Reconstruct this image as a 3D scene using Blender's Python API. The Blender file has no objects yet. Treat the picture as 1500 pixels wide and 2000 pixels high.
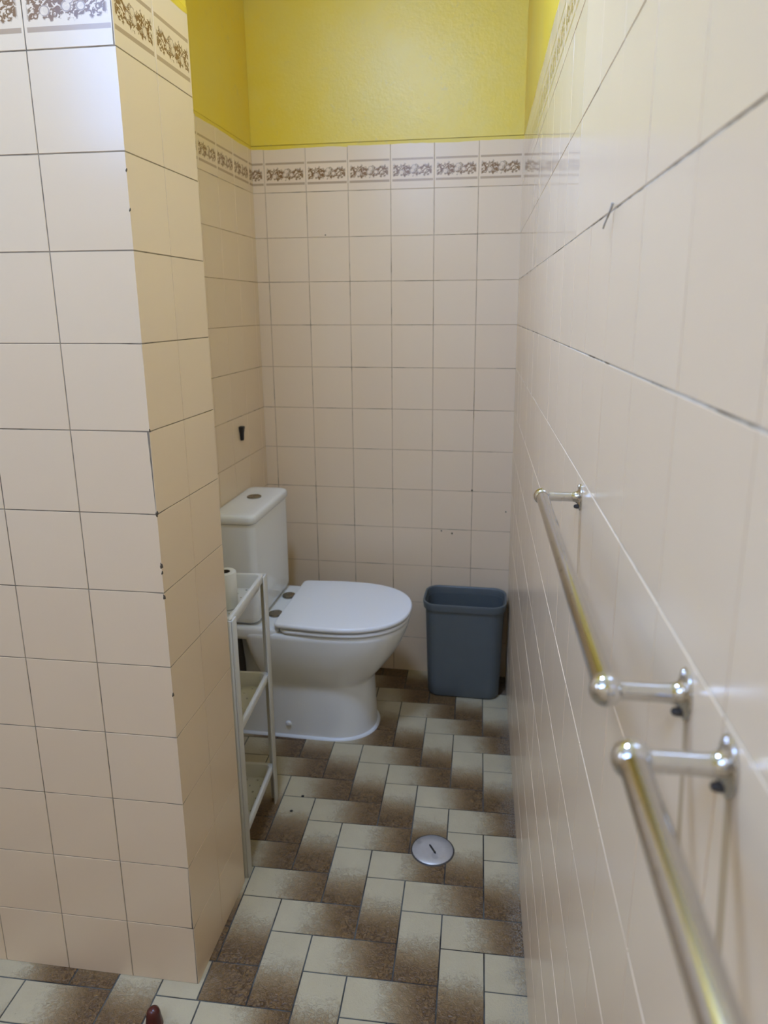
import bpy, bmesh, math, random
from mathutils import Vector, Matrix
random.seed(7)
S = bpy.context.scene
COL = S.collection
PI = math.pi

# ------------------------------------------------------------------ camera
cam_d = bpy.data.cameras.new('camera')
cam = bpy.data.objects.new('camera', cam_d)
COL.objects.link(cam)
S.camera = cam
CAMP = Vector((-0.049055, -2.406567, 1.397844))
Rr = Vector((0.98847189, 0.15133037, -0.004737))
Ru = Vector((-0.02954299, 0.22346807, 0.97426343))
Fw = Vector((-0.14849421, 0.96289207, -0.22536266))
m = Matrix((Rr, Ru, -Fw)).transposed().to_4x4()
m.translation = CAMP
cam.matrix_world = m
cam_d.sensor_fit = 'HORIZONTAL'
cam_d.sensor_width = 36.0
cam_d.lens = 1317.794 / 1500 * 36.0
cam_d.shift_x = -(775.924 - 750) / 1500
cam_d.shift_y = (908.194 - 1000) / 1500
cam_d.clip_start = 0.01
cam_d.dof.use_dof = True
cam_d.dof.focus_distance = 1.15
cam_d.dof.aperture_fstop = 7.5

# ------------------------------------------------------------------ light and exposure
S.view_settings.view_transform = 'Standard'
S.view_settings.look = 'None'
S.view_settings.gamma = 1.0
S.view_settings.use_curve_mapping = False
S.view_settings.exposure = 0.0
w = bpy.data.worlds.new('world'); S.world = w
w.use_nodes = True
w.node_tree.nodes['Background'].inputs[0].default_value = (0.75, 0.85, 1.0, 1)
w.node_tree.nodes['Background'].inputs[1].default_value = 1.0

def area(name, loc, target, sx, sy, power, col, shape='RECTANGLE'):
    d = bpy.data.lights.new(name, 'AREA')
    d.shape = shape; d.size = sx
    if shape in ('RECTANGLE', 'ELLIPSE'): d.size_y = sy
    d.energy = power; d.color = col
    o = bpy.data.objects.new(name, d); COL.objects.link(o)
    o.location = loc
    o.rotation_euler = (Vector(target) - Vector(loc)).to_track_quat('-Z', 'Y').to_euler()
    return o
WIN = (-1.05, -2.955, 2.26)
area('window_light', WIN, (-0.55, 0, 1.0), 1.00, 0.56, 22.0, (0.26, 0.52, 1.22))
FILL_LAMP_C = (0.445, 0.66, 1.19)       # cool fill lamp added to lift the niche, its glowing dome built further down
FILL_LAMP_E = 128.0
SIDE_FILL = (-2.55, -2.30, 2.10)
area('side_fill_light', SIDE_FILL, (-1.0, -1.5, 1.3), 0.6, 0.55, 6.0, (0.46, 0.58, 1.0))  # weak bluish fill added from the left for the partition front

# ------------------------------------------------------------------ small node language
class V:
    nt = None
    def __init__(s, sock): s.s = sock
    @staticmethod
    def m(op, *a, clamp=False):
        n = V.nt.nodes.new('ShaderNodeMath'); n.operation = op; n.use_clamp = clamp
        for i, x in enumerate(a):
            if isinstance(x, V): V.nt.links.new(x.s, n.inputs[i])
            else: n.inputs[i].default_value = x
        return V(n.outputs[0])
    def __add__(s, o): return V.m('ADD', s, o)
    __radd__ = __add__
    def __sub__(s, o): return V.m('SUBTRACT', s, o)
    def __rsub__(s, o): return V.m('SUBTRACT', o, s)
    def __mul__(s, o): return V.m('MULTIPLY', s, o)
    __rmul__ = __mul__
    def __truediv__(s, o): return V.m('DIVIDE', s, o)
def vmax(a, b): return V.m('MAXIMUM', a, b)
def vmin(a, b): return V.m('MINIMUM', a, b)
def vabs(a): return V.m('ABSOLUTE', a)
def vsin(a): return V.m('SINE', a)
def sstep(x, a, b):
    n = V.nt.nodes.new('ShaderNodeMapRange'); n.interpolation_type = 'SMOOTHSTEP'
    V.nt.links.new(x.s, n.inputs[0]); n.inputs[1].default_value = a; n.inputs[2].default_value = b
    return V(n.outputs[0])
def attr(name, vec=False):
    n = V.nt.nodes.new('ShaderNodeAttribute'); n.attribute_name = name
    return V(n.outputs['Vector'] if vec else n.outputs['Fac'])
def sepxyz(v):
    n = V.nt.nodes.new('ShaderNodeSeparateXYZ'); V.nt.links.new(v.s, n.inputs[0])
    return V(n.outputs[0]), V(n.outputs[1]), V(n.outputs[2])
def comb(x, y, z):
    n = V.nt.nodes.new('ShaderNodeCombineXYZ')
    for i, a in enumerate((x, y, z)):
        if isinstance(a, V): V.nt.links.new(a.s, n.inputs[i])
        else: n.inputs[i].default_value = a
    return V(n.outputs[0])
def noise(vec, scale, detail=3, rough=0.5, dist=0.0):
    n = V.nt.nodes.new('ShaderNodeTexNoise')
    V.nt.links.new(vec.s, n.inputs['Vector'])
    n.inputs['Scale'].default_value = scale; n.inputs['Detail'].default_value = detail
    n.inputs['Roughness'].default_value = rough; n.inputs['Distortion'].default_value = dist
    return V(n.outputs[0])
def voro(vec, scale, rand=1.0, out='Distance'):
    n = V.nt.nodes.new('ShaderNodeTexVoronoi')
    V.nt.links.new(vec.s, n.inputs['Vector']); n.inputs['Scale'].default_value = scale
    n.inputs['Randomness'].default_value = rand
    return V(n.outputs['Distance']), V(n.outputs['Color'])
def mixc(f, a, b):
    n = V.nt.nodes.new('ShaderNodeMix'); n.data_type = 'RGBA'
    if isinstance(f, V): V.nt.links.new(f.s, n.inputs[0])
    else: n.inputs[0].default_value = f
    for i, x in ((6, a), (7, b)):
        if isinstance(x, V): V.nt.links.new(x.s, n.inputs[i])
        else: n.inputs[i].default_value = (*x, 1)
    return V(n.outputs[2])
def objco():
    n = V.nt.nodes.new('ShaderNodeTexCoord'); return V(n.outputs['Object'])
def bump(h, strength, dist=0.001):
    n = V.nt.nodes.new('ShaderNodeBump'); V.nt.links.new(h.s, n.inputs['Height'])
    n.inputs['Strength'].default_value = strength; n.inputs['Distance'].default_value = dist
    return V(n.outputs[0])
def newmat(name):
    mt = bpy.data.materials.new(name); mt.use_nodes = True
    V.nt = mt.node_tree
    return mt, mt.node_tree.nodes['Principled BSDF']
def setp(b, **k):
    for n, x in k.items():
        n = n.replace('_', ' ')
        if isinstance(x, V): V.nt.links.new(x.s, b.inputs[n])
        else: b.inputs[n].default_value = x if not (isinstance(x, tuple) and len(x) == 3) else (*x, 1)

def plain(name, col, rough=0.4, metal=0.0, spec=0.5, nscale=0, namt=0.06, bscale=0, bamt=0.1):
    mt, b = newmat(name)
    if nscale:
        o = objco(); n = noise(o, nscale, 4)
        c = mixc(n, tuple(x * (1 - namt * 2) for x in col), tuple(min(1, x * (1 + namt)) for x in col))
        setp(b, Base_Color=c)
    else: setp(b, Base_Color=col)
    setp(b, Roughness=rough, Metallic=metal)
    b.inputs['Specular IOR Level'].default_value = spec
    if bscale:
        o = objco(); setp(b, Normal=bump(noise(o, bscale, 3), bamt, 0.001))
    return mt

TILE = (0.845, 0.66, 0.445)
def tile_mat(name, stains=()):
    mt, b = newmat(name)
    o = objco()
    u, v, _ = sepxyz(attr('tuv', True))
    r = attr('rnd')
    base = mixc(noise(o, 2.3, 2), tuple(x * 0.97 for x in TILE), tuple(x * 1.03 for x in TILE))
    base = mixc(r * 0.5, base, (TILE[0] * 0.97, TILE[1] * 0.95, TILE[2] * 0.93))
    # frieze decoration, printed on the top row only
    fr = attr('frieze')
    inu = sstep(u, 0.02, 0.035) * (1 - sstep(u, 0.955, 0.97))
    def band(c, h): return 1 - sstep(vabs(v - c), h, h + 0.008)
    bands = vmax(band(0.185, 0.021), band(0.625, 0.018)) * inu
    col = mixc(bands * fr * 0.85, base, (0.44, 0.29, 0.17))
    p = comb(u, v, 0.0)
    dn, dc = voro(p, 17.0, 0.85)
    dn2, dc2 = voro(comb(u + 3.1, v * 1.1, 2.0), 6.5, 0.8)
    wob = vsin(u * 26.0) * 0.018 + vsin(u * 71.0 + 1.3) * 0.014 + (noise(p, 18.0, 2) - 0.5) * 0.13
    env = sstep(v - wob, 0.268, 0.30) * (1 - sstep(v + wob, 0.485, 0.515)) * sstep(u, 0.04, 0.08) * (1 - sstep(u, 0.92, 0.96))
    ring = 1 - sstep(vabs(dn - 0.40), 0.10, 0.18)
    leaf = sstep(noise(comb(u + v * 0.5, v * 1.2, 5.0), 24.0, 2), 0.46, 0.54)
    flo = 1 - sstep(dn2, 0.36, 0.40)
    fring = 1 - sstep(vabs(dn2 - 0.34), 0.02, 0.06)
    ink = vmax(vmax(ring, leaf) * (1 - flo * 0.85), fring * 0.8)
    inkcol = mixc(noise(p, 9.0, 2), (0.22, 0.085, 0.02), (0.22, 0.12, 0.035))
    inkcol = mixc(flo * 0.7, inkcol, (0.27, 0.17, 0.14))
    col = mixc(env * fr * ink * 0.95, col, inkcol)
    x, y, z = sepxyz(o)
    for (yc, slope, zt, zb, hw, amt) in stains:
        c = y - yc - (z - zt) * slope
        msk = (1 - sstep(vabs(c), hw * 0.7, hw)) * (1 - sstep(z, zt - 0.004, zt)) * sstep(z, zb - 0.02, zb + 0.03) * amt
        col = mixc(msk, col, (0.40, 0.27, 0.12))
    g = attr('gloss')
    setp(b, Base_Color=col, Roughness=g)
    b.inputs['Specular IOR Level'].default_value = 0.5
    b.inputs['Coat Weight'].default_value = 0.0
    setp(b, Normal=bump(noise(o, 9.0, 1), 0.10, 0.004))
    return mt
def grout_mat(name, light, dark, amt):
    mt, b = newmat(name)
    o = objco()
    n = sstep(noise(o, 7.0, 4, 0.7), amt - 0.09, amt + 0.09)
    setp(b, Base_Color=mixc(n, light, dark), Roughness=0.85)
    return mt
def paint_mat():
    mt, b = newmat('yellow_paint')
    o = objco()
    c = mixc(sstep(noise(o, 3.0, 5, 0.65), 0.3, 0.75), (0.84, 0.60, 0.035), (0.80, 0.61, 0.11))
    blot = sstep(noise(o, 28.0, 5, 0.75), 0.56, 0.70) * sstep(noise(o, 2.2, 2), 0.42, 0.62)
    c = mixc(blot * 0.30, c, (0.50, 0.43, 0.28))
    setp(b, Base_Color=c, Roughness=0.40)
    h = noise(o, 70.0, 4, 0.6)
    setp(b, Normal=bump(h, 0.26, 0.003))
    return mt
def floor_mat():
    mt, b = newmat('floor_tile')
    o = objco()
    u, v, _ = sepxyz(attr('tuv', True))     # u along the tile, v across
    r = attr('rnd')
    fine = sstep(noise(o, 105.0, 3, 0.62, 1.6), 0.30, 0.70)
    big = noise(o, 16.0, 3, 0.6)
    t = u + (fine - 0.5) * 0.20 + (big - 0.5) * 0.22 + (r - 0.5) * 0.16
    f1 = sstep(t, 0.28, 0.68); f2 = sstep(t, 0.50, 0.88)
    cream = mixc(big, (0.57, 0.48, 0.30), (0.48, 0.39, 0.235))
    amber = mixc(fine, (0.21, 0.12, 0.04), (0.46, 0.32, 0.16))
    brown = mixc(fine, (0.070, 0.032, 0.009), (0.24, 0.135, 0.048))
    c = mixc(f2, mixc(f1, cream, amber), brown)
    # worn grit along the foot of the long wall and the partition
    x, y, z = sepxyz(o)
    wallx = x + y * 0.03345
    grit = sstep(wallx + (noise(o, 25.0, 4) - 0.5) * 0.10, -0.055, -0.005) * sstep(noise(o, 260.0, 3, 0.7), 0.45, 0.58)
    c = mixc(grit * 0.6, c, (0.33, 0.30, 0.24))
    spots = sstep(noise(o, 150.0, 2, 0.5), 0.73, 0.77)
    c = mixc(spots * 0.5, c, (0.10, 0.07, 0.04))
    setp(b, Base_Color=c, Roughness=0.30)
    n1 = noise(o, 105.0, 3, 0.62, 1.6)
    setp(b, Normal=bump(n1 * f1 * 0.8 + n1 * 0.2, 0.75, 0.006))
    return mt

M = {}
M['tile'] = tile_mat('glazed_wall_tile')
M['tile_r'] = tile_mat('glazed_wall_tile_stained', [
    (-1.570, 0.16, 1.152, 0.99, 0.0032, 0.55),
    (-2.021, 0.11, 1.158, 1.03, 0.0055, 0.60),
    (-2.092, 0.11, 1.161, 1.01, 0.0060, 0.65)])
M['grout_dark'] = grout_mat('wall_grout', (0.52, 0.37, 0.23), (0.11, 0.06, 0.028), 0.56)
M['grout_mid'] = grout_mat('partition_grout', (0.32, 0.25, 0.17), (0.09, 0.065, 0.04), 0.58)
M['grout_right'] = grout_mat('long_wall_grout', (0.55, 0.50, 0.42), (0.13, 0.09, 0.05), 0.55)
M['grout_floor'] = grout_mat('floor_grout', (0.10, 0.10, 0.085), (0.035, 0.03, 0.022), 0.5)
M['paint'] = paint_mat()
M['floor'] = floor_mat()
M['white_ceiling'] = plain('ceiling_paint', (0.84, 0.80, 0.74), 0.6, nscale=4)
M['ceramic'] = plain('white_ceramic', (0.88, 0.87, 0.82), 0.10, nscale=3, namt=0.01)
M['seat_plastic'] = plain('seat_plastic', (0.89, 0.88, 0.85), 0.22, nscale=3, namt=0.01)
M['shelf_plastic'] = plain('cream_plastic', (0.70, 0.66, 0.56), 0.42, nscale=8, namt=0.03)
M['bin_plastic'] = plain('slate_plastic', (0.115, 0.130, 0.128), 0.42, nscale=14, namt=0.05, bscale=500, bamt=0.08)
M['rubber'] = plain('red_brown_rubber', (0.09, 0.016, 0.010), 0.25, nscale=30)
M['black'] = plain('black_plastic', (0.012, 0.010, 0.009), 0.5, nscale=30)
M['dark_pipe'] = plain('dark_pipe', (0.06, 0.05, 0.04), 0.5, nscale=20)
M['paper'] = plain('tissue_paper', (0.76, 0.72, 0.62), 0.95, nscale=60, namt=0.02, bscale=300, bamt=0.2)
M['card'] = plain('cardboard', (0.10, 0.07, 0.04), 0.9, nscale=40)
M['sealant'] = plain('white_sealant', (0.78, 0.78, 0.76), 0.35, nscale=12, namt=0.02)
M['lampglass'] = plain('opal_glass', (0.9, 0.9, 0.9), 0.3, nscale=3, namt=0.01)
def chrome(name, col, r0, r1, sc):
    mt, b = newmat(name)
    o = objco(); n = noise(o, sc, 4, 0.6)
    pit = sstep(noise(o, 160.0, 3, 0.6), 0.66, 0.72)
    c = mixc(pit * 0.6, col, (0.12, 0.10, 0.08))
    setp(b, Base_Color=c, Metallic=1.0, Roughness=n * (r1 - r0) + r0)
    return mt
M['chrome'] = chrome('polished_chrome', (0.66, 0.66, 0.66), 0.04, 0.10, 40)
M['chrome_bar'] = chrome('worn_chrome', (0.52, 0.50, 0.48), 0.06, 0.16, 18)
M['chrome_dull'] = chrome('dull_chrome', (0.30, 0.27, 0.21), 0.22, 0.35, 40)
def drain_mat():
    mt, b = newmat('brushed_drain_metal')
    o = objco(); n = noise(o, 60.0, 4, 0.6); s = sstep(noise(o, 22.0, 2), 0.60, 0.66)
    setp(b, Base_Color=mixc(s * 0.35, mixc(n, (0.48, 0.46, 0.43), (0.60, 0.575, 0.54)), (0.25, 0.24, 0.24)), Metallic=0.55, Roughness=0.42)
    return mt
M['drain'] = drain_mat()

# ------------------------------------------------------------------ mesh helpers (all sizes in cm)
CM = 0.01
def obj(name, bm, mats, parent=None, loc=None, smooth=None, recalc=True):
    if recalc: bmesh.ops.recalc_face_normals(bm, faces=bm.faces)
    me = bpy.data.meshes.new(name)
    bm.to_mesh(me); bm.free()
    if not isinstance(mats, (list, tuple)): mats = [mats]
    for x in mats: me.materials.append(x)
    if smooth is not None:
        me.shade_smooth(); me.set_sharp_from_angle(angle=math.radians(smooth))
    o = bpy.data.objects.new(name, me); COL.objects.link(o)
    if parent: o.parent = parent
    if loc: o.location = loc
    return o
def thing(name, label, cat, loc=(0, 0, 0), rz=0.0, group=None):
    o = bpy.data.objects.new(name, None); COL.objects.link(o)
    o.empty_display_size = 0.05
    o.location = tuple(x * CM for x in loc); o.rotation_euler = (0, 0, rz)
    o['label'] = label; o['category'] = cat
    if group: o['group'] = group
    return o
def tag(o, label, cat, group=None):
    o['label'] = label; o['category'] = cat
    if group: o['group'] = group
    return o
def struct(o): o['kind'] = 'structure'; return o
def P3(x, y, z): return Vector((x * CM, y * CM, z * CM))
def box(bm, x0, x1, y0, y1, z0, z1, bev=0.0, seg=2, mi=0):
    vs = [bm.verts.new(P3(x, y, z)) for x in (x0, x1) for y in (y0, y1) for z in (z0, z1)]
    idx = [(0, 1, 3, 2), (4, 6, 7, 5), (0, 4, 5, 1), (2, 3, 7, 6), (0, 2, 6, 4), (1, 5, 7, 3)]
    fs = [bm.faces.new([vs[i] for i in f]) for f in idx]
    for f in fs: f.material_index = mi
    if bev:
        es = list({e for f in fs for e in f.edges})
        bmesh.ops.bevel(bm, geom=es, offset=bev * CM, segments=seg, profile=0.5, affect='EDGES', clamp_overlap=True)
    return fs
def loft(bm, rings, cap0=True, cap1=True, closed=False, mi=0):
    R = [[bm.verts.new(P3(*p)) for p in r] for r in rings]
    n = len(R[0])
    pairs = list(zip(R[:-1], R[1:])) + ([(R[-1], R[0])] if closed else [])
    for a, b in pairs:
        for i in range(n):
            f = bm.faces.new((a[i], a[(i + 1) % n], b[(i + 1) % n], b[i])); f.material_index = mi
    if not closed:
        if cap0: bm.faces.new(R[0][::-1]).material_index = mi
        if cap1: bm.faces.new(R[-1]).material_index = mi
    return R
def rrect(cx, cy, hx, hy, r, z, n=7):
    r = min(r, hx - 0.01, hy - 0.01)
    pts = []
    for k, (sx, sy) in enumerate(((1, 1), (-1, 1), (-1, -1), (1, -1))):
        for i in range(n):
            a = k * PI / 2 + i / (n - 1) * PI / 2
            pts.append((cx + sx * (hx - r) + r * math.cos(a), cy + sy * (hy - r) + r * math.sin(a), z))
    return pts
def lathe(bm, prof, origin, axis=(0, 0, 1), n=32, sx=1.0, sy=1.0, cap0=True, cap1=True, mi=0, up=None):
    """prof: (r, t) pairs along axis from origin, cm; sx/sy squash the section"""
    A = Vector(axis).normalized()
    X = (Vector(up) if up else (Vector((0, 0, 1)) if abs(A.z) < 0.9 else Vector((1, 0, 0))))
    X = (X - A * X.dot(A)).normalized(); Y = A.cross(X)
    O = Vector(origin)
    rings = []
    for r, t in prof:
        rings.append([tuple(O + A * t + (X * math.cos(a) * sx + Y * math.sin(a) * sy) * r) for a in (2 * PI * i / n for i in range(n))])
    return loft(bm, rings, cap0, cap1, mi=mi)
def cyl_prof(r, t0, t1, b=0.08):
    return [(r - b, t0), (r, t0 + b), (r, t1 - b), (r - b, t1)]
def tube(bm, pts, r, n=12, mi=0):
    pts = [Vector(p) for p in pts]
    rings = []
    X = None
    for i, p in enumerate(pts):
        t = (pts[min(i + 1, len(pts) - 1)] - pts[max(i - 1, 0)]).normalized()
        if X is None: X = t.orthogonal().normalized()
        X = (X - t * X.dot(t)).normalized(); Y = t.cross(X)
        rr = r[i] if isinstance(r, (list, tuple)) else r
        rings.append([tuple(p + (X * math.cos(a) + Y * math.sin(a)) * rr) for a in (2 * PI * k / n for k in range(n))])
    loft(bm, rings, mi=mi)

FZ = -0.71                      # the wall tile courses start a little below the finished floor
RS = 0.0334522                  # the long right wall runs slightly out of square
XP, YP = -64.756, -133.459      # free corner of the tiled partition
YF = -106.857; WL = -92.474     # back of the partition, left wall
CEIL = 264.0
def rows(): return [0.0] + [15 * k + FZ for k in range(1, 14)]

def tile_wall(name, O, U, N, ulines, vlines, mats, joint=0.14, tilt=0.012, body=None, gloss=lambda i, j, u, v: 0.2, paint_u=None, depth=8.0, seed=1, ju=None):
    """glazed square tiles standing proud of a grout bed, painted plaster above; one mesh"""
    rnd = random.Random(seed)
    bm = bmesh.new()
    tuv = bm.loops.layers.float_vector.new('tuv')
    la = bm.faces.layers.float.new('rnd'); lf = bm.faces.layers.float.new('frieze'); lg = bm.faces.layers.float.new('gloss')
    O = Vector((*O, 0)); U = Vector((*U, 0)); U = U.normalized(); N = Vector((*N, 0)).normalized(); Z = Vector((0, 0, 1))
    def pt(u, v, d): return (O + U * u + Z * v + N * d) * CM
    GD = -0.09
    for i in range(len(ulines) - 1):
        for j in range(len(vlines) - 1):
            u0, u1, v0, v1 = ulines[i], ulines[i + 1], vlines[j], vlines[j + 1]
            fu0 = ulines[i + 1] - 14.4 if i == 0 and (u1 - u0) < 12 else u0      # cut tiles keep the full pattern scale
            fu1 = u1 if (u1 - u0) > 11 else (u1 if i == 0 else u0 + 14.4)
            g = joint / 2; gu = (ju if ju is not None else joint) / 2
            a0 = 0.0 if i == 0 else gu; a1 = 0.0 if i == len(ulines) - 2 else gu
            b0 = 0.0 if j == 0 else g; b1 = g
            base = [(u0 + a0, v0 + b0), (u1 - a1, v0 + b0), (u1 - a1, v1 - b1), (u0 + a0, v1 - b1)]
            c = 0.07
            top = [(base[0][0] + (c if a0 else 0), base[0][1] + c), (base[1][0] - (c if a1 else 0), base[1][1] + c), (base[2][0] - (c if a1 else 0), base[2][1] - c), (base[3][0] + (c if a0 else 0), base[3][1] - c)]
            ts = [rnd.uniform(-tilt, tilt) for _ in range(3)]
            tl = [ts[0] - ts[1] - ts[2], ts[0] + ts[1] - ts[2], ts[0] + ts[1] + ts[2], ts[0] - ts[1] + ts[2]]
            vb = [bm.verts.new(pt(u, v, GD - 0.05)) for u, v in base]
            vt = [bm.verts.new(pt(u, v, d)) for (u, v), d in zip(top, tl)]
            r = rnd.random(); gl = gloss(i, j, (u0 + u1) / 2, (v0 + v1) / 2)
            fs = [bm.faces.new(vt)]
            for k in range(4): fs.append(bm.faces.new((vb[k], vb[(k + 1) % 4], vt[(k + 1) % 4], vt[k])))
            for f in fs:
                f[la] = r; f[lg] = gl; f[lf] = 1.0 if j == len(vlines) - 2 else 0.0
                f.material_index = 0
                for l in f.loops:
                    p = l.vert.co / CM - O
                    l[tuv] = Vector(((p.dot(U) - fu0) / max(fu1 - fu0, 1e-3), (p.z - v0) / (v1 - v0), 0))
    # grout bed and wall body
    us0, us1 = ulines[0], ulines[-1]
    if body: us0, us1 = us0 - body[0], us1 + body[1]
    top = vlines[-1]
    def slab(u0, u1, v0, v1, d0, d1, mi):
        vs = [bm.verts.new(pt(u, v, d)) for u in (u0, u1) for v in (v0, v1) for d in (d0, d1)]
        for f in [(0, 1, 3, 2), (4, 6, 7, 5), (0, 4, 5, 1), (2, 3, 7, 6), (0, 2, 6, 4), (1, 5, 7, 3)]:
            q = bm.faces.new([vs[k] for k in f]); q.material_index = mi; q[lg] = 0.8
    slab(us0, us1, -1.0, top, -depth, GD, 1)
    slab(us0, us1, top, top + 0.35, -depth, -1.0, 2)
    slab(us0, us1, top + 0.35, CEIL, -depth, -0.12, 2)
    # slightly wavy lip of paint run over the top edge of the tiles
    if paint_u is not False:
        n = max(8, int((us1 - us0) / 2)); lo = []; hi = []
        for k in range(n + 1):
            u = us0 + (us1 - us0) * k / n
            h = 0.95 + 0.18 * math.sin(u * 0.21 + seed) + rnd.uniform(-0.10, 0.10)
            lo.append((u, top - h)); hi.append((u, top + 0.12))
        for k in range(n):
            A = [bm.verts.new(pt(lo[k][0], lo[k][1], 0.012)), bm.verts.new(pt(lo[k + 1][0], lo[k + 1][1], 0.012)), bm.verts.new(pt(hi[k + 1][0], hi[k + 1][1], 0.05)), bm.verts.new(pt(hi[k][0], hi[k][1], 0.05))]
            B = [bm.verts.new(pt(lo[k][0], lo[k][1], -0.08)), bm.verts.new(pt(lo[k + 1][0], lo[k + 1][1], -0.08)), bm.verts.new(pt(hi[k + 1][0], hi[k + 1][1], -0.4)), bm.verts.new(pt(hi[k][0], hi[k][1], -0.4))]
            for f in [(A[0], A[1], A[2], A[3]), (B[0], B[1], A[1], A[0]), (A[3], A[2], B[2], B[3])]:
                q = bm.faces.new(f); q.material_index = 2
    o = obj(name, bm, mats, recalc=True)
    return struct(o)

# ------------------------------------------------------------------ structure
def back_gloss(i, j, u, v): return 0.27
ub = [0.0] + [14.78 * k - 0.54 for k in range(1, 7)]
ub.append(-WL)
wall_back = tile_wall('wall_back', (0, 0), (-1, 0), (0, -1), ub, rows(), [M['tile'], M['grout_dark'], M['paint']], body=(3, 9), gloss=back_gloss, seed=3, joint=0.13)
ul = [0.0, 3.7, 17.1, 30.5, 43.9, 57.3, 70.7, 84.1, 97.5, -YF]
wall_left = tile_wall('wall_left', (WL, 0), (0, -1), (1, 0), ul, rows(), [M['tile'], M['grout_dark'], M['paint']], body=(0, 0), gloss=back_gloss, seed=5, joint=0.12)
def right_gloss(i, j, u, v):
    if v > 149 and u < 141: return 0.06
    return 0.21 if v > 60 else 0.24
ur = [0.0] + [6.75 + 13.395 * k for k in range(0, 22)]
wall_right = tile_wall('wall_right', (0, 0), (RS, -1), (-1, -RS), ur, rows(), [M['tile_r'], M['grout_right'], M['paint']], body=(8, 4), gloss=right_gloss, seed=11, joint=0.12, tilt=0.014, ju=0.05)
# partition: front face and side face with the plaster core behind them
PT = 0.0240427
fu = [0.0] + [14.78 * k for k in range(1, 14)] + [195.0]
wall_partition = tile_wall('wall_partition', (XP, YP), (-1, -PT), (PT, -1), fu, rows(), [M['tile'], M['grout_mid'], M['paint']], body=(0, 0), gloss=lambda i, j, u, v: 0.22, seed=21, joint=0.13, depth=4.0, tilt=0.006)
su = [0.0, (-8.9080 + 8.0327) * -15, YP * -1 + YF]
su = [0.0, 12.97, 26.60]
wall_partition_side = tile_wall('wall_partition_side', (XP, YP), (0, 1), (1, 0), su, rows(), [M['tile'], M['grout_mid'], M['paint']], body=(0, 0), gloss=lambda i, j, u, v: 0.25, seed=23, joint=0.11, depth=4.0, tilt=0.004)
bm = bmesh.new(); box(bm, WL - 6, XP - 0.3, YP + 3.9, YF, 0, CEIL); box(bm, -262, WL - 0.5, YP + 12, YF, 0, CEIL)
struct(obj('wall_partition_back', bm, M['paint']))
# the part of the room behind the camera
tile_wall('wall_rear', (9.2, -300), (-1, 0), (0, 1), [0.0] + [14.78 * k for k in range(1, 18)] + [269.0], rows(), [M['tile'], M['grout_mid'], M['paint']], body=(6, 6), seed=31)
tile_wall('wall_far_left', (-259, -300), (0, 1), (1, 0), [0.0] + [14.78 * k for k in range(1, 11)] + [163.0], rows(), [M['tile'], M['grout_mid'], M['paint']], body=(0, 0), seed=33)
bm = bmesh.new(); box(bm, -265, 16, -306, 8, CEIL, CEIL + 8)
struct(obj('ceiling', bm, M['white_ceiling']))

# floor: herringbone of shaded two-to-one tiles
def make_floor():
    rnd = random.Random(9)
    bm = bmesh.new()
    tuv = bm.loops.layers.float_vector.new('tuv'); la = bm.faces.layers.float.new('rnd')
    ax = 0.65087 * 15; ay = ax * 0.89347; th = 0.03245
    ox, oy = -43.957, -118.658
    def pt(i, j, z):
        x = i * ax; y = j * ay
        return P3(ox + x * math.cos(th) - y * math.sin(th), oy + x * math.sin(th) + y * math.cos(th), z)
    def slab(i0, i1, j0, j1, vert, uo=0.0, us=1.0):
        g = 0.012; c = 0.008; r = rnd.random(); dz = rnd.uniform(-0.01, 0.01)
        b = [(i0 + g, j0 + g), (i1 - g, j0 + g), (i1 - g, j1 - g), (i0 + g, j1 - g)]
        t = [(i0 + g + c, j0 + g + c), (i1 - g - c, j0 + g + c), (i1 - g - c, j1 - g - c), (i0 + g + c, j1 - g - c)]
        vb = [bm.verts.new(pt(*p, -0.16)) for p in b]; vt = [bm.verts.new(pt(*p, dz)) for p in t]
        loc = {}
        for v, p in list(zip(vb, b)) + list(zip(vt, t)):
            loc[v] = ((j1 - p[1]) / 2, (p[0] - i0), 0) if vert else (uo + us * (p[0] - i0) / 2, (p[1] - j0), 0)
        fs = [bm.faces.new(vt)] + [bm.faces.new((vb[k], vb[(k + 1) % 4], vt[(k + 1) % 4], vt[k])) for k in range(4)]
        for f in fs:
            f[la] = r
            for l in f.loops: l[tuv] = Vector(loc[l.vert])
    for n in range(-40, 41):
        for mm in range(-20, 21):
            i = n + 2 * mm; j = -n + 2 * mm
            for (a, b, c, d, vert) in ((i, i + 2, j - 1, j, False), (i + 1, i + 2, j, j + 2, True)):
                p = pt((a + b) / 2, (c + d) / 2, 0) / CM
                if -262 < p.x < 14 and -306 < p.y < 6:
                    if (a, c, vert) == (-3, -2, False):      # cut pieces at the free corner of the partition
                        slab(a, -2.08, c, d, False, 0.0, 0.6); slab(-2.08, b, c, d, False, 0.62, 0.7)
                    else: slab(a, b, c, d, vert)
    fs = box(bm, -262, 14, -306, 6, -6, -0.10, mi=1)
    return struct(obj('floor', bm, [M['floor'], M['grout_floor']]))
floor = make_floor()
for (x, y) in ((-59.1, -75.2), (-60.6, -81.5)):
    bm = bmesh.new(); lathe(bm, [(0.42, -0.05), (0.45, 0.03), (0.25, 0.07), (0.05, 0.08)], (0, 0, 0), n=16)
    o = obj('screw_plug', bm, M['black'], floor, loc=(x * CM, y * CM, 0.0), smooth=40)
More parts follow.
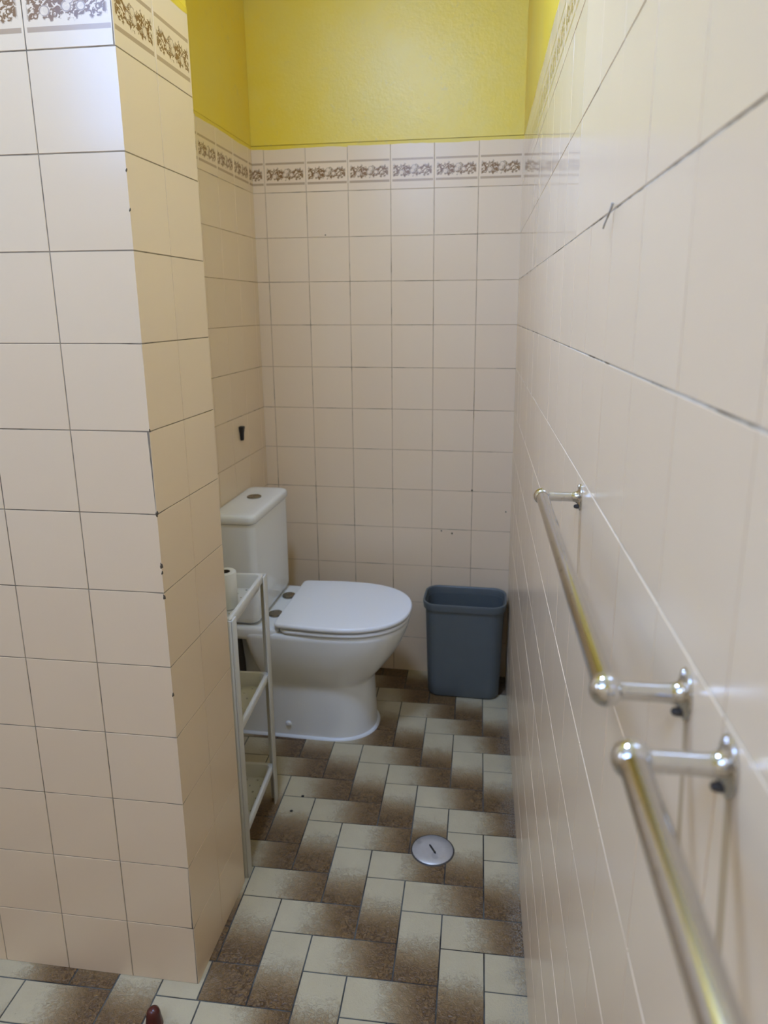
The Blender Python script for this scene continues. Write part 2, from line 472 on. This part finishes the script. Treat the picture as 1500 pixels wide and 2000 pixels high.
for (x, z, r) in ((-25.4, 58.6, 0.28), (-21.4, 57.8, 0.36), (-14.3, 74.7, 0.34), (-1.8, 67.0, 0.26), (-67.0, 165.0, 0.22)):
    bm = bmesh.new(); lathe(bm, [(r, -0.05), (r, 0.03), (r * 0.6, 0.05)], (0, 0, 0), axis=(0, -1, 0), n=14)
    obj('screw_hole', bm, M['card'], wall_back, loc=(x * CM, 0, z * CM))
# chipped arris on the free corner of the partition
for (z, r) in ((88.5, 0.5), (93.2, 0.35), (94.6, 0.55), (104.4, 0.5), (119.4, 0.3), (68.5, 0.4), (155.5, 0.3), (161.5, 0.3)):
    bm = bmesh.new()
    bmesh.ops.create_icosphere(bm, subdivisions=2, radius=r * CM * 0.85)
    for v in bm.verts:
        k = 1 + 0.35 * math.sin(v.co.x * 900 + v.co.z * 700 + z)
        v.co = Vector((v.co.x * 0.5 * k, v.co.y * 0.5 * k, v.co.z * 1.2 * k))
    obj('corner_chip', bm, M['card'], wall_partition, loc=((XP - 0.02) * CM, (YP + 0.05) * CM, z * CM))
# a loose strand of old sealant hanging from a joint of the long wall
bm = bmesh.new(); tube(bm, [(-RS * y - 0.25 - 0.1 * k, y, z) for k, (y, z) in enumerate(((-168.2, 149.8), (-168.0, 149.3), (-167.4, 148.8), (-166.4, 148.2), (-165.9, 147.7)))], [0.16, 0.13, 0.1, 0.1, 0.12], 8)
obj('sealant_strand', bm, M['grout_right'], wall_right, smooth=50)
# daylight windows behind the camera: one high in the rear wall, one added in the far left wall for fill
def lit(name, col, strength):
    mt, b = newmat(name)
    setp(b, Base_Color=(0.8, 0.8, 0.8), Roughness=0.3, Emission_Color=col, Emission_Strength=strength)
    return mt
M['pane'] = lit('daylit_frosted_glass', (0.80, 0.89, 1.0), 2.0)
def window(name, c, along, hw, z0, z1):
    bm = bmesh.new(); X = Vector((*along, 0)).normalized(); Nn = Vector((0, 1, 0)) if abs(X.x) > 0.5 else Vector((1, 0, 0))
    def b2(bm, a0, a1, d0, d1, za, zb, bev):
        p = Vector((*c, 0)) + X * a0 + Nn * d0; q = Vector((*c, 0)) + X * a1 + Nn * d1
        box(bm, min(p.x, q.x), max(p.x, q.x), min(p.y, q.y), max(p.y, q.y), za, zb, bev)
    b2(bm, -hw, hw, 0, 2.5, z0, z0 + 4, 0.3); b2(bm, -hw, hw, 0, 2.5, z1 - 4, z1, 0.3)
    b2(bm, -hw, -hw + 4, 0, 2.5, z0 + 4, z1 - 4, 0.3); b2(bm, hw - 4, hw, 0, 2.5, z0 + 4, z1 - 4, 0.3)
    b2(bm, -1, 1, 0, 2.2, z0 + 4, z1 - 4, 0.2)
    f = struct(obj(name, bm, M['seat_plastic'], smooth=40))
    bm = bmesh.new(); b2(bm, -hw + 4, hw - 4, 0.3, 0.7, z0 + 4, z1 - 4, 0)
    obj('window_pane', bm, M['pane'], f)
window('window_1', (-105, -299.9), (1, 0), 55, 196, 257)
window('fill_window', (-258.9, -230), (0, 1), 38, 177, 243)  # unseen window added to go with the side fill
lamp = thing('niche_fill_lamp', 'added opal dome fill lamp, out of view, brightening the toilet niche', 'lamp', (-58, -140, CEIL))  # unseen lamp, put in to brighten the niche
bm = bmesh.new(); lathe(bm, [(15.0, 0), (15.2, -0.8), (15.0, -2.4), (14.2, -2.8)], (0, 0, 0), n=40)
obj('fill_lamp_base', bm, M['seat_plastic'], lamp, smooth=40)
bm = bmesh.new(); lathe(bm, [(13.6, -2.8), (13.7, -4.0), (12.9, -6.2), (10.5, -8.2), (6.5, -9.6), (2.0, -10.1)], (0, 0, 0), n=40)
obj('fill_lamp_shade', bm, lit('fill_lamp_glow', FILL_LAMP_C, FILL_LAMP_E), lamp, smooth=60)

# ------------------------------------------------------------------ toilet
TY = -36.0
def dshape(xr, xf, hw, z, rc=2.0, L=None, e=2.25, cy=TY, na=44, ns=10, nc=7, nb=8):
    L = min(L or hw * 1.25, xf - xr - rc - 0.5)
    x0 = xf - L
    pts = []
    for i in range(na + 1):
        t = -PI / 2 + PI * i / na
        c, s = math.cos(t), math.sin(t)
        pts.append((x0 + L * abs(c) ** (2 / e), cy + hw * math.copysign(abs(s) ** (2 / e), s), z))
    for i in range(1, ns): pts.append((x0 + (xr + rc - x0) * i / ns, cy + hw, z))
    for i in range(nc): a = PI / 2 + PI / 2 * i / (nc - 1); pts.append((xr + rc + rc * math.cos(a), cy + hw - rc + rc * math.sin(a), z))
    for i in range(1, nb): pts.append((xr, cy + hw - rc - (2 * hw - 2 * rc) * i / nb, z))
    for i in range(nc): a = PI + PI / 2 * i / (nc - 1); pts.append((xr + rc + rc * math.cos(a), cy - hw + rc + rc * math.sin(a), z))
    for i in range(1, ns): pts.append((xr + rc + (x0 - xr - rc) * i / ns, cy - hw, z))
    return pts
def interp(keys, n):
    """smooth monotone-ish interpolation of (z, ...) keys"""
    out = []
    K = keys
    for k in range(len(K) - 1):
        p0 = K[max(k - 1, 0)]; p1 = K[k]; p2 = K[k + 1]; p3 = K[min(k + 2, len(K) - 1)]
        for i in range(n):
            t = i / n
            out.append(tuple(0.5 * ((2 * b) + (-a + c) * t + (2 * a - 5 * b + 4 * c - d) * t * t + (-a + 3 * b - 3 * c + d) * t ** 3) for a, b, c, d in zip(p0, p1, p2, p3)))
    out.append(K[-1]); return out
toilet = thing('toilet', 'white close-coupled toilet with lid closed against the left wall', 'toilet', (0, 0, 0))
# pedestal, up to the waist
bm = bmesh.new()
ped = interp([(0, -44.0, 11.9), (5, -44.3, 11.9), (11, -44.5, 11.95), (16, -44.7, 12.0), (18.6, -44.7, 12.1), (20, -44.3, 12.5)], 3)
loft(bm, [dshape(-90.5, xf, hw, z, 2.0) for z, xf, hw in ped])
obj('pedestal', bm, M['ceramic'], toilet, smooth=50)
# bowl, from the waist to the rim
bm = bmesh.new()
K = [(18.8, -80.0, -44.7, 12.0), (20.2, -80.2, -44.0, 12.6), (22.5, -80.8, -42.0, 13.7), (25.5, -81.4, -39.7, 14.9), (29, -82.2, -37.2, 16.1), (33, -83.0, -34.9, 17.1), (36, -83.6, -33.6, 17.6), (38.4, -84.0, -32.9, 17.9)]
rings = [dshape(xr, xf, hw, z, 3.0) for z, xr, xf, hw in interp(K, 3)]
for z, d in ((39.2, 0.05), (39.7, 0.35), (39.95, 0.8), (40.05, 1.6)): rings.append(dshape(-84.0 + d, -32.8 - d, 17.9 - d, z, 3.0))
loft(bm, rings)
obj('bowl', bm, M['ceramic'], toilet, smooth=50)
# deck that carries the cistern
bm = bmesh.new()
dk = [(37.0, 1.6), (37.2, 0.8), (37.9, 0.15), (38.8, 0), (40.6, 0), (41.3, 0.2), (41.6, 0.7), (41.7, 1.6)]
loft(bm, [rrect(-82.2, TY, 10.0 - d, 17.6 - d, 3.0, z) for z, d in dk])
obj('deck', bm, M['ceramic'], toilet, smooth=50)
# trapway hump behind the bowl with the dark outlet pipe
bm = bmesh.new()
loft(bm, [dshape(-90.0, -76, hw, z, 2.0, L=6) for z, hw in ((19.8, 8.5), (24, 8.0), (30, 7.2), (37.2, 7.0))])
obj('trapway', bm, M['ceramic'], toilet, smooth=50)
bm = bmesh.new(); tube(bm, [(-87.6, TY - 9.6, 19.5), (-87.7, TY - 10.0, 26), (-88.2, TY - 10.2, 31), (-89.0, TY - 10.0, 37.5)], [1.1, 1.1, 1.2, 1.3], 14)
obj('outlet_pipe', bm, M['dark_pipe'], toilet, smooth=40)
bm = bmesh.new(); lathe(bm, [(1.5, 0), (1.6, 0.4), (1.2, 0.9), (0.2, 1.0)], (-84.6, TY - 9.6, 19.9), n=18, sx=1.2)
obj('bolt_cap', bm, M['black'], toilet, smooth=40)
bm = bmesh.new(); lathe(bm, [(1.0, -0.3), (1.05, 0.25), (0.85, 0.6), (0.3, 0.75)], (-71.8, TY - 11.8, 4.7), axis=(0, -1, 0), n=20)
obj('bolt_cap', bm, M['ceramic'], toilet, smooth=60)
bm = bmesh.new()
loft(bm, [dshape(-90.6, -44.0 + a, 11.9 + a, z, 2.0) for a, z in ((0.9, 0.0), (0.75, 0.35), (0.35, 0.6), (-0.1, 0.75))], cap0=False, cap1=False)
obj('sealant_bead', bm, M['sealant'], toilet, smooth=60)
# seat and lid
def slabD(name, xr, xf, hw, z0, z1, mat, rc=2.5, b=0.45, tilt=0.0, taper=0.0):
    bm = bmesh.new()
    prof = [(z0, b), (z0 + 0.12, b * 0.4), (z0 + b, 0.0), (z1 - b, 0.0), (z1 - 0.14, b * 0.35), (z1 - 0.03, b * 0.8), (z1, b * 1.6), (z1 + 0.05, 4.0), (z1 + 0.08, 8.0)]
    rr = []
    for z, d in prof:
        r = dshape(xr + d, xf - d, hw - d, z, rc)
        rr.append([(x, y if taper == 0 else TY + (y - TY) * (1 - taper * max(0, (-60 - x) / 15)), zz + tilt * (x - xf) / 40) for x, y, zz in r])
    loft(bm, rr)
    return obj(name, bm, mat, toilet, smooth=45)
slabD('seat', -72.2, -32.3, 18.4, 40.3, 41.6, M['seat_plastic'], rc=3, taper=0.05)
lid = slabD('lid', -73.6, -31.9, 18.9, 42.15, 43.75, M['seat_plastic'], rc=1.8, b=0.6, taper=0.06)
for s in (-1, 1):
    bm = bmesh.new(); lathe(bm, [(2.3, 0), (2.35, 0.4), (2.2, 0.75), (1.7, 0.9)], (0, 0, 0), n=28)
    obj('hinge_cap', bm, M['chrome_dull'], toilet, loc=(-0.762, (TY + s * 7.3) * CM, 0.4165), smooth=40)
for y in (TY - 14.5, TY + 14.5):
    bm = bmesh.new(); box(bm, -71.5, -69.6, y - 0.6, y + 0.6, 41.3, 41.9, 0.15); obj('buffer', bm, M['dark_pipe'], toilet)
# cistern
bm = bmesh.new()
cz = [(42.35, 1.2), (42.6, 0.6), (43.3, 0.15), (44.5, 0.0), (60, -0.05), (75.4, -0.1)]
CX, CHX, CHY = -85.4, 6.8, 16.9
loft(bm, [rrect(CX - 0, TY, CHX - d, CHY - d, 2.4, z) for z, d in cz])
obj('cistern', bm, M['ceramic'], toilet, smooth=50)
bm = bmesh.new()
ld = [(75.55, 0.5), (75.65, 0.05), (75.9, -0.15), (77.6, -0.2), (78.1, 0.0), (78.4, 0.4), (78.52, 1.0), (78.57, 3.0)]
clr = [rrect(CX + 0.1, TY, CHX + 0.25 - d, CHY + 0.5 - d, 2.6, z) for z, d in ld]
loft(bm, clr)
clid = obj('cistern_lid', bm, M['ceramic'], toilet, smooth=50)
bm = bmesh.new(); lathe(bm, [(2.35, 0), (2.4, 0.3), (2.2, 0.45), (2.0, 0.42), (0.9, 0.36)], (-85.6, TY + 3.5, 78.54), n=30)
obj('flush_button', bm, M['chrome_dull'], clid, smooth=40)

# ------------------------------------------------------------------ waste bin
wb = thing('waste_bin', 'slate grey rectangular plastic waste bin open at the top in the back right corner', 'bin', (-15.6, -9.9, 0))
bm = bmesh.new()
HB = 37.3
def rb(hx, hy, r, z): return rrect(0, 0, hx, hy, r, z, 9)
out = [rb(11.6, 6.0, 3.5, 0.0), rb(12.6, 6.9, 3.9, 0.25), rb(13.1, 7.3, 4.1, 1.0)]
for k in range(1, 9):
    t = k / 8; out.append(rb(13.1 + 1.0 * t, 7.3 + 0.9 * t, 4.1 + 0.5 * t, 1 + (HB - 3.6) * t))
inn = []
for k in range(9):
    t = 1 - k / 8; inn.append(rb(12.85 + 1.0 * t, 7.05 + 0.9 * t, 3.9 + 0.5 * t, 1.0 + (HB - 3.6) * t))
loft(bm, out + inn)
obj('bin_body', bm, M['bin_plastic'], wb, smooth=50)
bm = bmesh.new()
z = HB
loft(bm, [rb(14.1, 8.2, 4.6, z - 2.7), rb(14.75, 8.85, 5.0, z - 2.6), rb(14.9, 8.95, 5.1, z - 1.2), rb(15.0, 9.05, 5.2, z - 0.35), rb(14.9, 8.95, 5.1, z - 0.05), rb(14.6, 8.65, 5.0, z),
          rb(14.35, 8.4, 4.8, z - 0.1), rb(14.2, 8.25, 4.7, z - 0.5), rb(14.0, 8.05, 4.5, z - 2.7)], closed=True)
obj('bin_rim', bm, M['bin_plastic'], wb, smooth=50)

# ------------------------------------------------------------------ storage rack
SX0, SX1, SY0, SY1 = -82.0, -66.0, -106.0, -77.0
rack = thing('storage_rack', 'slim cream plastic three-tier storage rack between the tiled partition and the toilet', 'rack', (-73.05, -91.7, 0), 0.065)
RX, RY = (SX1 - SX0) / 2, (SY1 - SY0) / 2
for sx in (-1, 1):
    for sy in (-1, 1):
        bm = bmesh.new()
        x1 = sx * RX; y1 = sy * RY
        xa, xb = sorted((x1, x1 - sx * 2.0)); ya, yb = sorted((y1, y1 - sy * 0.45))
        box(bm, xa, xb, ya if sy < 0 else yb - 0.45, yb if sy > 0 else ya + 0.45, 0.0, 70.2, 0.1)
        xa, xb = sorted((x1, x1 - sx * 0.45)); ya, yb = sorted((y1, y1 - sy * 2.9))
        box(bm, xa, xb, ya, yb, 0.0, 70.2, 0.12)
        obj('leg', bm, M['shelf_plastic'], rack, smooth=40)
def tray(zt):
    bm = bmesh.new()
    d = 4.2
    hx, hy = RX - 0.35, RY - 0.55
    prof = [(hx - 1.7, hy - 1.7, zt - d), (hx - 1.3, hy - 1.3, zt - d + 0.15), (hx - 0.8, hy - 0.8, zt - 2.2), (hx - 0.25, hy - 0.25, zt - 2.0), (hx - 0.1, hy - 0.1, zt - 0.5),
            (hx - 0.3, hy - 0.3, zt - 0.1), (hx - 0.7, hy - 0.7, zt), (hx - 1.15, hy - 1.15, zt - 0.12), (hx - 1.35, hy - 1.35, zt - 0.5), (hx - 2.0, hy - 2.0, zt - d + 0.45)]
    R = loft(bm, [rrect(0, 0, a, b, 1.2, z, 5) for a, b, z in prof], cap0=False, cap1=False)
    # perforated base
    zb = zt - d + 0.42; bx, by = hx - 1.95, hy - 1.95
    nx, ny = 7, 10; sx, sy = 2 * bx / nx, 2 * by / ny
    r = 0.32
    for i in range(nx):
        for j in range(ny):
            cx = -bx + (i + 0.5) * sx; cy = -by + (j + 0.5) * sy
            if (i + j) % 2: 
                vs = [bm.verts.new(P3(cx + a * sx / 2, cy + b * sy / 2, zb)) for a, b in ((-1, -1), (1, -1), (1, 1), (-1, 1))]
                bm.faces.new(vs); continue
            o8 = [(1, 0), (1, 1), (0, 1), (-1, 1), (-1, 0), (-1, -1), (0, -1), (1, -1)]
            ou = [bm.verts.new(P3(cx + a * sx / 2, cy + b * sy / 2, zb)) for a, b in o8]
            ii = [bm.verts.new(P3(cx + r * math.cos(k * PI / 4), cy + r * math.sin(k * PI / 4), zb)) for k in range(8)]
            lo = [bm.verts.new(P3(cx + r * math.cos(k * PI / 4), cy + r * math.sin(k * PI / 4), zb - 0.3)) for k in range(8)]
            for k in range(8):
                bm.faces.new((ou[k], ou[(k + 1) % 8], ii[(k + 1) % 8], ii[k]))
                bm.faces.new((ii[k], ii[(k + 1) % 8], lo[(k + 1) % 8], lo[k]))
    o = obj('tray', bm, M['shelf_plastic'], rack, smooth=40, recalc=True)
    return o
for zt in (70.6, 41.3, 12.2): tray(zt)
# nearly finished toilet roll on the top tray
roll = thing('toilet_roll', 'thin white toilet paper roll upright on the top tray of the rack', 'toilet paper', (-71.5, -91.3, 66.9))
bm = bmesh.new()
loft(bm, [[(r * math.cos(a), r * math.sin(a), z) for a in (2 * PI * i / 36 for i in range(36))] for r, z in ((2.55, 0), (2.7, 0.12), (2.72, 4), (2.7, 9.3), (2.55, 9.45), (1.3, 9.42), (1.25, 9.3), (1.25, 0.0))], closed=True)
obj('paper', bm, M['paper'], roll, smooth=50)
bm = bmesh.new()
loft(bm, [[(r * math.cos(a), r * math.sin(a), z) for a in (2 * PI * i / 30 for i in range(30))] for r, z in ((1.23, 0.02), (1.23, 9.35), (1.12, 9.35), (1.12, 0.02))], closed=True)
obj('core', bm, M['card'], roll, smooth=50)

# ------------------------------------------------------------------ towel bars
NX, NY = -1 / math.hypot(1, RS), -RS / math.hypot(1, RS)
def wallx(y): return -RS * y
def towel_bar(ya, yb, z, label, group):
    """ya: end away from the camera, yb: near end"""
    yc = (ya + yb) / 2
    root = thing('towel_bar', label, 'towel bar', (wallx(yc), yc, z), math.atan(RS) * 1.0, group)
    # local axes: -x leaves the wall, y along the wall
    root.rotation_euler = (0, 0, math.atan2(RS, 1.0))
    h = abs(yb - ya) / 2 * math.hypot(1, RS)
    so = 4.75
    bm = bmesh.new(); lathe(bm, [(0.76, -h), (0.76, -h * 0.5), (0.76, 0), (0.76, h * 0.5), (0.76, h)], (-so, 0, 0), axis=(0, 1, 0), n=32)
    obj('bar', bm, M['chrome_bar'], root, smooth=40)
    for s in (-1, 1):
        b = bmesh.new()
        # trumpet flange with its post
        prof = [(1.0, 0.0), (1.02, 0.12), (0.98, 0.22), (0.85, 0.32), (0.72, 0.48), (0.64, 0.75), (0.60, 1.1), (0.58, 1.8), (0.58, so - 0.9), (0.64, so - 0.85), (0.64, so - 0.55)]
        A = Vector((-1, 0, 0)); X = Vector((0, 0, 1)); Y = A.cross(X)
        rings = []
        for r, t in prof:
            k = max(0.0, min(1.0, (r - 0.6) / 0.42)); k = k * k * (3 - 2 * k)
            ez = r * (1 + 0.66 * k); ey = r * (1 + 0.15 * k)
            rings.append([tuple(Vector((0, s * h, 0)) + A * t + X * math.cos(a) * ez + Y * math.sin(a) * ey) for a in (2 * PI * i / 32 for i in range(32))])
        loft(b, rings)
        br = obj('bracket', b, M['chrome'], root, smooth=50)
        b = bmesh.new(); bmesh.ops.create_uvsphere(b, u_segments=36, v_segments=22, radius=1.04 * CM)
        for v in b.verts: v.co += P3(-so, s * h, 0)
        obj('ball_end', b, M['chrome'], root, smooth=80)
        for zz, rr, dd in ((1.32, 0.30, 0.50), (-1.22, 0.28, 0.85)):
            b = bmesh.new(); lathe(b, [(rr, 0.1), (rr, dd * 0.6), (rr * 0.8, dd * 0.9), (rr * 0.3, dd)], (0, s * h, zz), axis=(-1, 0, 0), n=14)
            obj('screw', b, M['chrome'] if zz > 0 else M['dark_pipe'], br, smooth=50)
    return root
towel_bar(-157.9, -201.9, 117.05, 'chrome towel bar seen whole, farther along the right tiled wall towards the waste bin', 'towel bars on the right wall')
towel_bar(-209.0, -253.0, 117.4, 'chrome towel bar nearest the camera, running out of the bottom right of the photo', 'towel bars on the right wall')

# ------------------------------------------------------------------ small things
dc = thing('floor_drain', 'round slotted grey metal drain cover set in the floor tiles', 'drain', (-19.2, -89.9, 0))
bm = bmesh.new(); lathe(bm, [(5.75, -0.1), (5.8, 0.05), (5.7, 0.12), (5.35, 0.13), (5.3, 0.02)], (0, 0, 0), n=48, sy=0.93, sx=1.0, cap1=False)
obj('drain_ring', bm, M['dark_pipe'], dc, smooth=40)
bm = bmesh.new(); lathe(bm, [(5.35, -0.05), (5.4, 0.2), (5.25, 0.32), (3.0, 0.36), (1.0, 0.37)], (0, 0, 0), n=48, sy=0.93)
cov = obj('drain_cover', bm, M['drain'], dc, smooth=40)
bm = bmesh.new()
A = math.radians(-56)
pts = []
for k in range(9):
    t = -1.75 + 3.5 * k / 8; pts.append((t * math.cos(A), t * math.sin(A), 0.36))
tube(bm, pts, [0.1] + [0.26] * 6 + [0.30, 0.12], 8)
obj('lifting_slot', bm, M['black'], cov, smooth=40)
ds = thing('door_stop', 'small domed red-brown door stop on the floor by the partition corner', 'door stop', (-69.9, -142.7, 0))
bm = bmesh.new(); lathe(bm, [(1.75, 0), (1.7, 0.4), (1.45, 2.0), (1.35, 2.9), (1.15, 3.6), (0.75, 4.05), (0.2, 4.2)], (0, 0, 0), n=28)
obj('rubber_body', bm, M['rubber'], ds, smooth=50)
hk = thing('wall_hook', 'small black tapered hook on the left wall above the toilet cistern', 'hook', (WL, -24.4, 98.6))
bm = bmesh.new()
loft(bm, [rrect(0, 0, a, b, min(a, b) * 0.6, z, 4) for a, b, z in ((0.35, 0.5, -2.4), (0.5, 0.7, -2.2), (0.6, 0.8, 0), (0.85, 1.15, 1.8), (0.9, 1.25, 2.3), (0.6, 0.9, 2.5))])
for v in bm.verts: v.co.x += 0.6 * CM
obj('hook_body', bm, M['black'], hk, smooth=50)
